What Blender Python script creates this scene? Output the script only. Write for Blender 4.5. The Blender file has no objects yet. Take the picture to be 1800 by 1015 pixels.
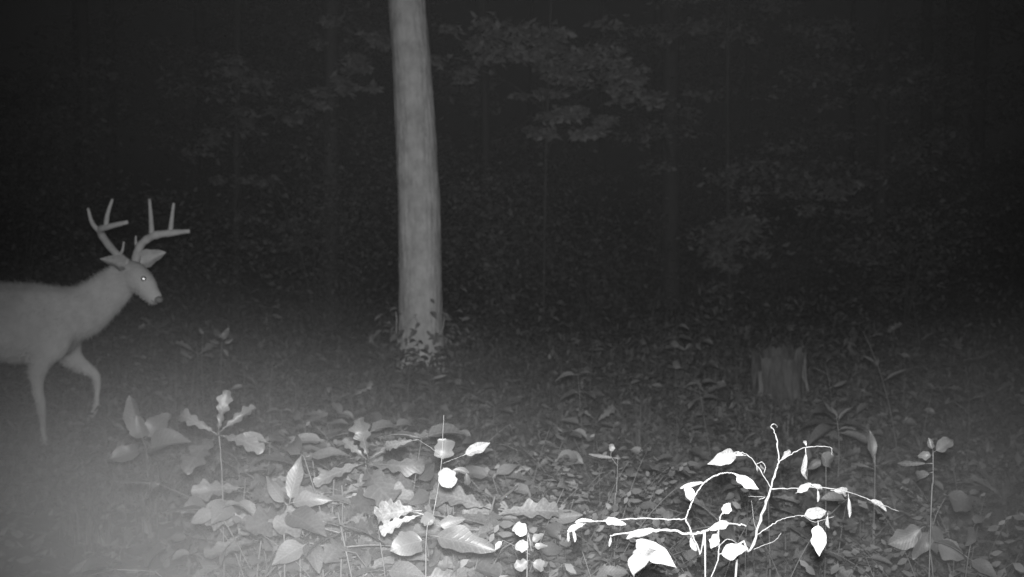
import bpy, bmesh, math, random
import numpy as np
from mathutils import Vector, Matrix, noise, Quaternion

R = random.Random(7)
col = bpy.context.scene.collection
sc = bpy.context.scene

# ------------------------------------------------------------------ camera
CAMZ = 1.39
PITCH = math.radians(4.0)
FPX = 2173.0
cam_d = bpy.data.cameras.new('trail_camera')
cam_d.sensor_width = 36.0
cam_d.lens = 36.0 * FPX / 1800.0
cam_d.clip_start = 0.05
cam_d.clip_end = 400
cam_d.dof.use_dof = True
cam_d.dof.focus_distance = 1.95
cam_d.dof.aperture_fstop = 9.5
cam = bpy.data.objects.new('camera', cam_d)
col.objects.link(cam)
cam.location = (0, 0, CAMZ)
cam.rotation_euler = (math.radians(90) - PITCH, 0, 0)
sc.camera = cam

# ------------------------------------------------------------------ night sky, moon, infrared flash of the trail camera
w = bpy.data.worlds.new('World')
sc.world = w
w.use_nodes = True
wn = w.node_tree
wn.nodes.clear()
sky = wn.nodes.new('ShaderNodeTexSky')
sky.sky_type = 'NISHITA'
sky.sun_disc = False
sky.sun_elevation = math.radians(25)
sky.sun_rotation = math.radians(200)
bw = wn.nodes.new('ShaderNodeRGBToBW')
bgn = wn.nodes.new('ShaderNodeBackground')
bgn.inputs['Strength'].default_value = 0.0004
wo = wn.nodes.new('ShaderNodeOutputWorld')
wn.links.new(sky.outputs[0], bw.inputs[0])
wn.links.new(bw.outputs[0], bgn.inputs['Color'])
wn.links.new(bgn.outputs[0], wo.inputs['Surface'])

moon_d = bpy.data.lights.new('moon', 'SUN')
moon_d.energy = 0.004
moon_d.angle = math.radians(0.5)
moon = bpy.data.objects.new('moon', moon_d)
col.objects.link(moon)
moon.rotation_euler = (math.radians(65), 0, math.radians(-160))

fl_d = bpy.data.lights.new('infrared_flash', 'SPOT')
fl_d.energy = 1640.0
fl_d.shadow_soft_size = 0.022
fl_d.spot_size = math.radians(60)
fl_d.spot_blend = 1.0
fl = bpy.data.objects.new('infrared_flash', fl_d)
col.objects.link(fl)
fl.location = (0.0, -0.01, CAMZ + 0.055)
fl.rotation_euler = (math.radians(90 - 7.0), 0, math.radians(-0.5))

sc.view_settings.view_transform = 'Standard'
sc.view_settings.look = 'None'
sc.view_settings.exposure = 0.0
sc.view_settings.gamma = 1.0
sc.view_settings.use_curve_mapping = False
sc.cycles.use_denoising = True
sc.cycles.volume_step_rate = 1.0
sc.cycles.max_bounces = 3
sc.cycles.diffuse_bounces = 1
sc.cycles.glossy_bounces = 1
sc.cycles.transmission_bounces = 2
sc.cycles.volume_bounces = 0
sc.cycles.sample_clamp_indirect = 2.0
sc.render.film_transparent = False

# ------------------------------------------------------------------ helpers
FW = Vector((0, math.cos(PITCH), -math.sin(PITCH)))
UP = Vector((0, math.sin(PITCH), math.cos(PITCH)))
def P(px, py, d):
    return Vector((0, 0, CAMZ)) + (FW + Vector((1, 0, 0)) * ((px - 900) / FPX) - UP * ((py - 507.5) / FPX)) * d

def gz(x, y):
    f = min(1.0, max(0.0, (y - 1.0) / 4))
    return f * (0.05 * noise.noise(Vector((x * .5, y * .5, 0))) + 0.03 * noise.noise(Vector((x * 1.7, y * 1.7, 3)))
                + 0.012 * noise.noise(Vector((x * 5, y * 5, 7)))) + max(0, y - 14) * 0.012

def tag(o, label=None, cat=None, group=None, kind=None):
    if label: o['label'] = label
    if cat: o['category'] = cat
    if group: o['group'] = group
    if kind: o['kind'] = kind
    return o

def empty(name, loc):
    o = bpy.data.objects.new(name, None)
    o.empty_display_size = .05
    col.objects.link(o)
    o.location = loc
    return o

def island(m, amt):
    nt = m.node_tree; b = nt.nodes['Principled BSDF']
    g = nt.nodes.new('ShaderNodeNewGeometry'); mv = nt.nodes.new('ShaderNodeMapRange'); mv.inputs['To Min'].default_value = 1 - amt; mv.inputs['To Max'].default_value = 1 + amt
    nt.links.new(g.outputs['Random Per Island'], mv.inputs[0])
    mm = nt.nodes.new('ShaderNodeMath'); mm.operation = 'MULTIPLY'; nt.links.new(mv.outputs[0], mm.inputs[0])
    src = next((l.from_socket for l in nt.links if l.to_socket == b.inputs['Base Color']), None)
    if src: nt.links.new(src, mm.inputs[1])
    else: mm.inputs[1].default_value = b.inputs['Base Color'].default_value[0]
    for l in list(nt.links):
        if l.from_socket == src and src is not None and l.to_node != mm: nt.links.new(mm.outputs[0], l.to_socket)
    if not src: nt.links.new(mm.outputs[0], b.inputs['Base Color'])

def mat(name, val, rough=.7, scale=0, amp=.3, bump=0, bscale=None, stretch=(1, 1, 1), spec=.3, trans=0.0, vary=0.0):
    m = bpy.data.materials.new(name)
    m.use_nodes = True
    nt = m.node_tree
    b = nt.nodes['Principled BSDF']
    b.inputs['Roughness'].default_value = rough
    b.inputs['Specular IOR Level'].default_value = spec
    b.inputs['Base Color'].default_value = (val, val, val, 1)
    tc = nt.nodes.new('ShaderNodeTexCoord')
    mp = nt.nodes.new('ShaderNodeMapping')
    mp.inputs['Scale'].default_value = stretch
    nt.links.new(tc.outputs['Object'], mp.inputs[0])
    base = None
    if scale:
        n = nt.nodes.new('ShaderNodeTexNoise')
        n.inputs['Scale'].default_value = scale
        n.inputs['Detail'].default_value = 6
        n.inputs['Roughness'].default_value = .65
        nt.links.new(mp.outputs[0], n.inputs['Vector'])
        mr = nt.nodes.new('ShaderNodeMapRange')
        mr.inputs['From Min'].default_value = .3
        mr.inputs['From Max'].default_value = .7
        mr.inputs['To Min'].default_value = val * (1 - amp)
        mr.inputs['To Max'].default_value = val * (1 + amp)
        nt.links.new(n.outputs[0], mr.inputs[0])
        base = mr.outputs[0]
    if vary:
        oi = nt.nodes.new('ShaderNodeObjectInfo')
        mv = nt.nodes.new('ShaderNodeMapRange')
        mv.inputs['To Min'].default_value = 1 - vary
        mv.inputs['To Max'].default_value = 1 + vary
        nt.links.new(oi.outputs['Random'], mv.inputs[0])
        mm = nt.nodes.new('ShaderNodeMath'); mm.operation = 'MULTIPLY'
        nt.links.new(mv.outputs[0], mm.inputs[0])
        if base: nt.links.new(base, mm.inputs[1])
        else: mm.inputs[1].default_value = val
        base = mm.outputs[0]
    if base: nt.links.new(base, b.inputs['Base Color'])
    if bump:
        n2 = nt.nodes.new('ShaderNodeTexNoise')
        n2.inputs['Scale'].default_value = bscale or scale * 2
        n2.inputs['Detail'].default_value = 5
        nt.links.new(mp.outputs[0], n2.inputs['Vector'])
        bp = nt.nodes.new('ShaderNodeBump')
        bp.inputs['Strength'].default_value = bump
        bp.inputs['Distance'].default_value = .02
        nt.links.new(n2.outputs[0], bp.inputs['Height'])
        nt.links.new(bp.outputs[0], b.inputs['Normal'])
    if trans:
        tr = nt.nodes.new('ShaderNodeBsdfTranslucent')
        if base: nt.links.new(base, tr.inputs['Color'])
        else: tr.inputs['Color'].default_value = (val, val, val, 1)
        mx = nt.nodes.new('ShaderNodeMixShader')
        mx.inputs[0].default_value = trans
        out = nt.nodes['Material Output']
        nt.links.new(b.outputs[0], mx.inputs[1]); nt.links.new(tr.outputs[0], mx.inputs[2])
        nt.links.new(mx.outputs[0], out.inputs['Surface'])
    return m

M = dict(
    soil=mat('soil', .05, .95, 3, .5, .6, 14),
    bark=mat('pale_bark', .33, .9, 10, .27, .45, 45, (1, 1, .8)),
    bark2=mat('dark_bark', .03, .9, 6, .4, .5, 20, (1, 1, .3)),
    leaf=mat('green_leaf', .088, .5, 25, .35, 0, trans=.2, vary=.5),
    leafp=mat('pale_leaf', .07, .45, 30, .25, 0, trans=.1, vary=.35),
    leafb=mat('withered_leaf', .15, .6, 12, .45, 0, trans=.1, vary=.1),
    far=mat('canopy_leaf', .17, .7, 0, 0, 0, trans=.42),
    bush=mat('bush_leaf', .085, .7, 0, 0, 0, trans=.42),
    cover=mat('cover_leaf', .072, .6, 25, .3, 0, trans=.15),
    litter=mat('dead_leaf', .10, .8, 9, .6, 0),
    grass=mat('grass_blade', .075, .6, 4, .4, 0, trans=.1),
    stem=mat('green_stem', .075, .6, 20, .3, 0),
    stemb=mat('pale_stem', .13, .5, 20, .1, 0),
    fur=mat('deer_fur', .25, .9, 6, .2, .25, 90, spec=.1),
    furd=mat('deer_dark_fur', .10, .9, 9, .2, .2, 80, spec=.1),
    velvet=mat('antler_velvet', .24, .8, 30, .15, .2, 80),
    hoof=mat('hoof_horn', .06, .5),
    wood=mat('stump_wood', .06, .9, 14, .6, .9, 30, (1, 1, .35)),
    woodp=mat('bare_stump_wood', .13, .85, 14, .4, .5, 30, (1, 1, .15)),
)
def veins(m, k=.13):
    nt = m.node_tree; b = nt.nodes['Principled BSDF']
    tc = nt.nodes.new('ShaderNodeTexCoord'); sx = nt.nodes.new('ShaderNodeSeparateXYZ'); nt.links.new(tc.outputs['Object'], sx.inputs[0])
    def mth(op, a, b_=None, c=None):
        n = nt.nodes.new('ShaderNodeMath'); n.operation = op
        for i, v in enumerate((a, b_, c)):
            if v is None: continue
            if isinstance(v, (int, float)): n.inputs[i].default_value = v
            else: nt.links.new(v, n.inputs[i])
        return n.outputs[0]
    ay = mth('ABSOLUTE', sx.outputs[1])
    nz = nt.nodes.new('ShaderNodeTexNoise'); nz.inputs['Scale'].default_value = 5; nt.links.new(tc.outputs['Object'], nz.inputs['Vector'])
    u = mth('MULTIPLY_ADD', ay, -1.1, mth('MULTIPLY_ADD', nz.outputs[0], .09, sx.outputs[0]))
    sn = mth('SINE', mth('MULTIPLY', u, 62.0))
    vein = mth('POWER', mth('MAXIMUM', sn, 0.0), 5.0)
    mid = mth('LESS_THAN', ay, .0145)
    tot = mth('MINIMUM', mth('ADD', vein, mid), 1.0)
    fac = mth('MULTIPLY_ADD', tot, k * 2, 1 - k * .5)
    for l in list(nt.links):
        if l.to_socket == b.inputs['Base Color']:
            src = l.from_socket
            res = mth('MULTIPLY', fac, src)
            nt.links.new(res, b.inputs['Base Color'])
    bp = nt.nodes.new('ShaderNodeBump'); bp.inputs['Strength'].default_value = .12; bp.inputs['Distance'].default_value = .02
    nt.links.new(tot, bp.inputs['Height']); nt.links.new(bp.outputs[0], b.inputs['Normal'])
for k_ in ('leaf', 'leafp', 'leafb'): veins(M[k_])
for k_, a_ in (('cover', .6), ('far', .5), ('bush', .5), ('litter', .6), ('grass', .5)): island(M[k_], a_)
em = bpy.data.materials.new('eyeshine_metal'); em.use_nodes = True
eb = em.node_tree.nodes['Principled BSDF']
eb.inputs['Base Color'].default_value = (.95, .95, .95, 1); eb.inputs['Metallic'].default_value = 1; eb.inputs['Roughness'].default_value = .40  # near-white metal eyeball: the eye's returned flash glow is put into its colour
M['eye'] = em

class MB:
    def __init__(s): s.v = []; s.f = []; s.sm = True
    def tube(s, pts, rad, n=6, cap=True):
        pts = [Vector(p) for p in pts]
        k = len(pts)
        base = len(s.v)
        ref = Vector((0.31, 0.17, .93))
        t0 = (pts[1] - pts[0]).normalized()
        if abs(t0.dot(ref)) > .9: ref = Vector((.95, .2, .1))
        u = t0.cross(ref).normalized()
        for i, p in enumerate(pts):
            t = (pts[min(i + 1, k - 1)] - pts[max(i - 1, 0)])
            if t.length < 1e-9: t = t0
            t.normalize()
            u = (u - t * u.dot(t))
            if u.length < 1e-6: u = t.cross(ref)
            u.normalize()
            vv = t.cross(u)
            r = rad[i] if hasattr(rad, '__len__') else rad
            for j in range(n):
                a = 2 * math.pi * j / n
                s.v.append(tuple(p + (u * math.cos(a) + vv * math.sin(a)) * r))
        for i in range(k - 1):
            for j in range(n):
                a = base + i * n + j; b = base + i * n + (j + 1) % n
                s.f.append((a, b, b + n, a + n))
        if cap:
            s.f.append(tuple(base + j for j in reversed(range(n))))
            s.f.append(tuple(base + (k - 1) * n + j for j in range(n)))
        return s
    def strip(s, rows):      # rows of equal length point lists
        base = len(s.v); m = len(rows[0])
        for r in rows:
            for p in r: s.v.append(tuple(p))
        for i in range(len(rows) - 1):
            for j in range(m - 1):
                a = base + i * m + j
                s.f.append((a, a + 1, a + m + 1, a + m))
        return s
    def mesh(s, name, m):
        me = bpy.data.meshes.new(name)
        me.from_pydata(s.v, [], s.f)
        me.materials.append(m)
        if s.sm:
            me.polygons.foreach_set('use_smooth', [True] * len(me.polygons))
        me.update()
        return me
    def build(s, name, m, parent=None):
        return link(name, s.mesh(name, m), parent)

def link(name, me, parent=None, mtx=None):
    o = bpy.data.objects.new(name, me)
    col.objects.link(o)
    if parent: o.parent = parent
    if mtx is not None: o.matrix_local = mtx
    return o

def bez(a, b, c, n=8):
    return [a * (1 - t) ** 2 + b * 2 * t * (1 - t) + c * t * t for t in [i / n for i in range(n + 1)]]

def smooth_path(pts, n=5):       # catmull-rom
    pts = [Vector(p) for p in pts]
    if len(pts) < 3: return pts
    q = [pts[0] * 2 - pts[1]] + pts + [pts[-1] * 2 - pts[-2]]
    out = []
    for i in range(1, len(q) - 2):
        for k in range(n):
            t = k / n
            out.append(.5 * ((2 * q[i]) + (-q[i-1] + q[i+1]) * t + (2*q[i-1] - 5*q[i] + 4*q[i+1] - q[i+2]) * t*t + (-q[i-1] + 3*q[i] - 3*q[i+1] + q[i+2]) * t**3))
    out.append(pts[-1])
    return out

# ---- leaves: unit length along +X, lying in XY, upper face +Z
def leaf_rows(kind, L=1.0, W=.5, curl=.25, fold=.15, n=10, rr=None, twist=0.0, wave=.04, edge=.22):
    rows = []
    rr = rr or R
    ph = rr.random() * 6
    for i in range(n + 1):
        t = i / n
        if kind == 'ovate': hw = (math.sin(math.pi * t ** .75)) ** .9
        elif kind == 'round': hw = math.sqrt(max(0, 1 - (2 * t - 1) ** 2))
        elif kind == 'narrow': hw = math.sin(math.pi * t) ** .8
        elif kind == 'oak':
            env = (.10 + .95 * t ** .9) * math.sqrt(max(0, 1 - t ** 7))
            hw = env * (.80 + .24 * math.sin(t ** .9 * 2 * math.pi * 4.2 + ph * .3))
            hw = max(hw, .04)
        else: hw = math.sin(math.pi * t)
        if i == 0: hw = .02
        if i == n: hw = .03 if kind != 'oak' else .25
        hw *= W / 2
        jl = 1 + edge * noise.noise(Vector((t * 4, ph, 0))) * 1.6; jr = 1 + edge * noise.noise(Vector((t * 4, ph + 9, 0))) * 1.6
        # arc curl along the length
        a = curl * t
        if abs(curl) > 1e-4:
            x = L * math.sin(a) / curl; z = -L * (1 - math.cos(a)) / curl
        else: x, z = L * t, 0
        c = Vector((x, 0, z))
        tw = twist * t
        rows.append([])
        for s_ in (-1, -.5, 0, .5, 1):
            y = s_ * hw * (jl if s_ < 0 else jr)
            zz = abs(s_) * hw * fold * 2 + wave * W * math.sin(9 * t + ph + s_) * abs(s_)
            yy = y * math.cos(tw) - zz * math.sin(tw); z2 = y * math.sin(tw) + zz * math.cos(tw)
            # normal direction of the arc
            rows[-1].append(c + Vector((math.sin(a) * z2, yy, math.cos(a) * z2)))
    return rows

def leaf_mb(kind, L=1.0, W=.5, pet=.15, thick=0, **kw):
    mb = MB()
    if kind == 'oak': kw['n'] = max(kw.get('n', 10), 24)
    rows = leaf_rows(kind, L, W, **kw)
    off = Vector((pet, 0, 0))
    rows = [[p + off for p in r] for r in rows]
    mb.strip(rows)
    if pet: mb.tube([Vector((0, 0, 0)), off + Vector((.06, 0, 0))], .014, 4)
    # raised midrib
    mid = [r[2] - Vector((0, 0, .004)) for r in rows]
    mb.tube(mid, [.016 * (1 - .8 * i / len(mid)) for i in range(len(mid))], 3, False)
    return mb

LEAF = {}
def leafset(kind, W, m, k=4, **kw):
    key = (kind, W, m, tuple(sorted(kw.items())))
    if key not in LEAF:
        n = kw.pop('n', 10)
        LEAF[key] = [leaf_mb(kind, 1, W * R.uniform(.9, 1.1), curl=R.uniform(*kw.get('curl', (.2, .9))), fold=R.uniform(.05, .3), n=n,
                             twist=R.uniform(-.4, .4)).mesh('leaf', M[m]) for _ in range(k)]
    return R.choice(LEAF[key])

def leaf_matrix(base, tip, face, L=None):
    """X from base to tip, upper face turned as far as possible to the direction face."""
    d = tip - base
    L = L or d.length
    x = d.normalized()
    z = face - x * face.dot(x)
    if z.length < 1e-4: z = x.orthogonal()
    z.normalize()
    y = z.cross(x)
    m = Matrix((x, y, z)).transposed().to_4x4()
    s = L / 1.15
    return Matrix.Translation(base) @ m @ Matrix.Diagonal((s, s, s, 1))

# ------------------------------------------------------------------ the ground
def ground():
    mb = MB()
    xs = list(np.concatenate([np.linspace(-60, -9, 14), np.linspace(-8.5, 8.5, 120), np.linspace(9, 60, 14)]))
    ys = list(np.concatenate([np.linspace(-12, .5, 8), np.linspace(1, 18, 130), np.linspace(19, 90, 24)]))
    mb.strip([[Vector((x, y, gz(x, y))) for x in xs] for y in ys])
    o = mb.build('ground', M['soil'])
    tag(o, 'dark uneven forest floor under the undergrowth', kind='structure')
ground()

# ------------------------------------------------------------------ main tree
def make_tree(name, label, base, pts, rads, m, bark_amp, limbs, clumps, leaf_size, cat='tree', n=28, group=None, seg=1, crown_mat='far'):
    """pts/rads world trunk path; limbs list of (path, r0); clumps (center, (rx,ry,rz), count)."""
    root = empty(name, base)
    tag(root, label, cat, group)
    b = Vector(base)
    path = smooth_path(pts, seg) if seg > 1 else [Vector(p) for p in pts]
    k = len(path)
    # radii interpolated
    rs = np.interp(np.linspace(0, 1, k), np.linspace(0, 1, len(rads)), rads)
    mb = MB()
    rows = []
    for i, p in enumerate(path):
        row = []
        for j in range(n + 1):
            a = 2 * math.pi * (j % n) / n
            q = Vector((math.cos(a), math.sin(a), 0))
            nz = noise.noise(Vector((q.x * 9, q.y * 9, p.z * 4.5))) * bark_amp + noise.noise(Vector((q.x * 1.5, q.y * 1.5, p.z * .8 + 4))) * bark_amp * 1.5 \
                + noise.noise(Vector((q.x * 22, q.y * 22, p.z * 9))) * bark_amp * .6
            hgt = p.z - b.z
            flare = 1 + .30 * math.exp(-max(hgt, 0) / .14) * (1 + .4 * math.cos(3 * a + 1))
            row.append(p - b + q * (rs[i] * flare + nz * 1.0))
        rows.append(row)
    mb.strip(rows)
    mb.build('trunk', M[m], root)
    for lp, r0 in limbs:
        lm = MB()
        lp = smooth_path([Vector(p) - b for p in lp], 4)
        lm.tube(lp, [r0 * (1 - .75 * i / len(lp)) for i in range(len(lp))], 6)
        lm.build('branch', M[m], root)
    v = []; f = []
    for (c, rr, cnt) in clumps:
        c = Vector(c) - b
        subs = [(Vector((R.gauss(0, .5) * rr[0], R.gauss(0, .5) * rr[1], R.gauss(0, .45) * rr[2])), R.uniform(.14, .34)) for _ in range(max(3, cnt // 60))]
        for _ in range(cnt):
            sx, sr = R.choice(subs)
            p = c + sx + Vector((R.gauss(0, 1), R.gauss(0, 1), R.gauss(0, .38))) * sr * min(rr) * 1.2
            yaw = R.uniform(0, 6.28); tilt = R.gauss(0, .5)
            d = Vector((math.cos(yaw), math.sin(yaw), R.gauss(-.35, .35))).normalized()
            s_ = d.cross(Vector((0, 0, 1))).normalized()
            s_ = (s_ + Vector((0, 0, tilt))).normalized()
            L = leaf_size * R.uniform(.6, 1.25); Wd = L * .3
            nrm = d.cross(s_) * L * .08
            i0 = len(v)
            v += [tuple(p), tuple(p + d * L * .45 + s_ * Wd + nrm), tuple(p + d * L), tuple(p + d * L * .45 - s_ * Wd + nrm)]
            f += [(i0, i0 + 1, i0 + 2), (i0, i0 + 2, i0 + 3)]
    if v:
        me = bpy.data.meshes.new('crown'); me.from_pydata(v, [], f); me.materials.append(M[crown_mat])
        link('crown', me, root)
    return root

tb = P(739, 655, 10.1)
tb.z = gz(tb.x, tb.y)
tp = []; trd = []
for i in range(260):
    z = -.1 + 9.5 * i / 259
    px = np.interp(z, [0, 1.4, 2.4, 3.04, 9.5], [740, 738, 729, 719, 640])
    wd = np.interp(z, [0, .3, 1.4, 2.4, 3.04, 9.5], [76, 76, 74, 68, 64, 40])
    tp.append(Vector(((px - 900) / FPX * 10.1, tb.y, tb.z + z)))
    trd.append(wd / FPX * 10.1 / 2)
limbs = [([tp[145], tp[145] + Vector((-.9, .3, .8)), tp[145] + Vector((-1.9, .4, 1.2))], .06),
         ([tp[171], tp[171] + Vector((.9, .2, .7)), tp[171] + Vector((1.9, .1, 1.2))], .06),
         ([tp[204], tp[204] + Vector((-.6, -.5, .9)), tp[204] + Vector((-1.3, -.9, 1.7))], .05)]
make_tree('large_tree', 'large straight tree trunk with pale bark and creeper leaves round its foot', tb, tp, trd, 'bark', .006, limbs,
          [((tb.x - 1.6, tb.y + .3, 7), (1.2, 1.2, .8), 900), ((tb.x + 1.6, tb.y, 7.8), (1.2, 1.2, .8), 900), (tp[-1], (1.6, 1.6, 1.2), 1500)], .12, n=110)

# creeper round the foot of the big tree
def creeper():
    root = empty('creeper', tb)
    tag(root, 'leafy creeper climbing the foot of the large pale tree trunk', 'creeper')
    st = MB()
    for k in range(4):
        a0 = -math.pi / 2 + R.uniform(-1.4, 1.4)
        pts = []
        for i in range(9):
            z = .02 + i * .062; a = a0 + .5 * math.sin(i * .7 + k)
            pts.append(Vector((math.cos(a) * .195, math.sin(a) * .195, z)))
        st.tube(pts, .006, 4)
    st.build('vine_stem', M['bark'], root)
    for i in range(210):
        a = -math.pi / 2 + R.gauss(0, 1.15); z = abs(R.gauss(.2, .18)) + .02
        side = R.random() < .6
        rr = .2 + (R.uniform(.0, .2) if side else .0)
        if side: a = R.choice((math.pi - .25, .25)) + R.gauss(0, .35)
        p = Vector((math.cos(a) * rr, math.sin(a) * rr, z))
        if z > .52: z = R.uniform(.1, .45)
        out = Vector((math.cos(a), math.sin(a), 0))
        L = R.uniform(.05, .1)
        t = p + (out * .6 + Vector((R.uniform(-.6, .6), R.uniform(-.3, .3), R.uniform(-.9, .3)))).normalized() * L
        link('leaf', leafset('ovate', .6, 'far', n=6), root, leaf_matrix(p, t, Vector((0, -.6, .8)) + out * .3, L))
creeper()

# ------------------------------------------------------------------ trees behind
def zone(px):
    for lim, t in ((150, 'above the back of the deer'), (330, 'behind the antlers of the deer'), (520, 'between the antlers and the slim dark trunk'), (700, 'around the slim dark trunk'),
                   (860, 'right behind the large pale tree'), (1020, 'around the thin sapling pole'), (1180, 'around the broad dim trunk'), (1320, 'around the pale column of foliage'), (1480, 'above the stump'), (1640, 'right of the stump')):
        if px < lim: return t
    return 'at the right edge'
def ht(x, y): return gz(x, y)
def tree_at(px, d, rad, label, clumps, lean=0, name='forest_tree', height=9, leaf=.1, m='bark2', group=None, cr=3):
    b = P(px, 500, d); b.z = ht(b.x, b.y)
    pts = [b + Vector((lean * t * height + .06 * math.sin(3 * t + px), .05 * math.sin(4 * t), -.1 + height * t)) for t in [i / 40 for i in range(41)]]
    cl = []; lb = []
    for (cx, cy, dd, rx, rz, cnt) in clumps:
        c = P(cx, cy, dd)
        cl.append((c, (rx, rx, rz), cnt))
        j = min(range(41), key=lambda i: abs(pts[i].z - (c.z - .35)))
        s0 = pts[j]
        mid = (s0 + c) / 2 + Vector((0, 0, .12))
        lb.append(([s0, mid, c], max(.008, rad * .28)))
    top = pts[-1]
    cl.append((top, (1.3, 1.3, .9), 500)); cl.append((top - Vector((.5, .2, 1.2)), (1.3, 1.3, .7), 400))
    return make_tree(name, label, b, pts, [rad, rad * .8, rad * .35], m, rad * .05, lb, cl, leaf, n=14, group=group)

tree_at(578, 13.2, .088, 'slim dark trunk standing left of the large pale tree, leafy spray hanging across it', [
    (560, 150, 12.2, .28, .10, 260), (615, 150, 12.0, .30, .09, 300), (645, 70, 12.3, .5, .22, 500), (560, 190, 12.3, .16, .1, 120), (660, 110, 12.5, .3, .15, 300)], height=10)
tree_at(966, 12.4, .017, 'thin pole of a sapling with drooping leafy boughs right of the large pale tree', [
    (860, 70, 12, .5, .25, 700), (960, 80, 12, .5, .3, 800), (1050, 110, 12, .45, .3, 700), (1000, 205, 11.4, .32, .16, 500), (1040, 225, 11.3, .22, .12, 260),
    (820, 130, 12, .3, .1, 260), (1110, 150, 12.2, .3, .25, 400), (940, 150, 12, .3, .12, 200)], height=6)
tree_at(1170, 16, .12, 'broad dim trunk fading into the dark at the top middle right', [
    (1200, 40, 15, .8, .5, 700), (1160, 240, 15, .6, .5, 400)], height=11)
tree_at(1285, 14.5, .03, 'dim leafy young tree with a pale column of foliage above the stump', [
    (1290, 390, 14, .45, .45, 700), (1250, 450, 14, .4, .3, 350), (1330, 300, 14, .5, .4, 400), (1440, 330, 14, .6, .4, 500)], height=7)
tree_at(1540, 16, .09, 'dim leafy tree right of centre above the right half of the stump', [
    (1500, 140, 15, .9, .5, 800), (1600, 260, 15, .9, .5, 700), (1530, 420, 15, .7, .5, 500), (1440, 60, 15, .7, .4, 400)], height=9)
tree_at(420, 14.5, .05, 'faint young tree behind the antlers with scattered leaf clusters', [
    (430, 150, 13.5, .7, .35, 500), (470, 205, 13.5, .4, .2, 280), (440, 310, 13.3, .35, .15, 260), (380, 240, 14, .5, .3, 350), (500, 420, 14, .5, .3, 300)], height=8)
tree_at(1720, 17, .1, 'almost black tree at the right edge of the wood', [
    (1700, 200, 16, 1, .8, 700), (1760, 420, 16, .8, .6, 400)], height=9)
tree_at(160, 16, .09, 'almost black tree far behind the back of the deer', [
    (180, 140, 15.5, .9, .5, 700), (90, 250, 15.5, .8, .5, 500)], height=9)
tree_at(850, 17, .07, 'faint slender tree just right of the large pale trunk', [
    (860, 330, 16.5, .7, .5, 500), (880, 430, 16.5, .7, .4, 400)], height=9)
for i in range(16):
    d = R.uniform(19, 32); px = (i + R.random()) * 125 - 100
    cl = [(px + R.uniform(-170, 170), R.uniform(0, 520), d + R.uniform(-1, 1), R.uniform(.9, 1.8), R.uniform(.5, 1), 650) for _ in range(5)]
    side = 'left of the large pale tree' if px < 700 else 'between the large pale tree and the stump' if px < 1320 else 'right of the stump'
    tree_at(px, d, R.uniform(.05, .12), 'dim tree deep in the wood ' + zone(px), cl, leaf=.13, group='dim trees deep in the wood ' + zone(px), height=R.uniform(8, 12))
# leafy bushes that close the view between the trees
for i in range(22):
    d = R.uniform(11.5, 19); px = (i + R.random()) * 88 - 60
    if 640 < px < 800 and d < 13: d += 3
    b = P(px, 500, d); b.z = gz(b.x, b.y)
    h = R.uniform(1.0, 2.4)
    root = empty('bush', b)
    side = 'left of the large pale tree' if px < 700 else 'between the large pale tree and the stump' if px < 1320 else 'right of the stump'
    tag(root, 'dim leafy bush in the dark ' + zone(px), 'bush', 'dim bushes in the back of the wood ' + zone(px))
    v = []; f = []
    for s0 in range(4):
        a = R.uniform(0, 6.28); t = Vector((math.cos(a) * .5, math.sin(a) * .5, h * R.uniform(.6, 1)))
        pth = bez(Vector((0, 0, -.05)), Vector((t.x * .2, t.y * .2, t.z * .7)), t, 8)
        MB().tube(pth, [.012 - .009 * j / 8 for j in range(9)], 5).build('stem', M['bark2'], root)
        for _ in range(420):
            q_ = R.choice(pth[2:]) + Vector((R.gauss(0, .3), R.gauss(0, .3), R.gauss(0, .2)))
            yaw = R.uniform(0, 6.28); dd = Vector((math.cos(yaw), math.sin(yaw), R.gauss(-.4, .4))).normalized(); sd = (dd.cross(Vector((0, 0, 1))).normalized() + Vector((0, 0, R.gauss(0, .9)))).normalized()
            L = R.uniform(.04, .085); k0 = len(v)
            v += [tuple(q_), tuple(q_ + dd * L * .45 + sd * L * .3), tuple(q_ + dd * L), tuple(q_ + dd * L * .45 - sd * L * .3)]
            f += [(k0, k0 + 1, k0 + 2), (k0, k0 + 2, k0 + 3)]
    me = bpy.data.meshes.new('foliage'); me.from_pydata(v, [], f); me.materials.append(M['bush']); link('foliage', me, root)

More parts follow.
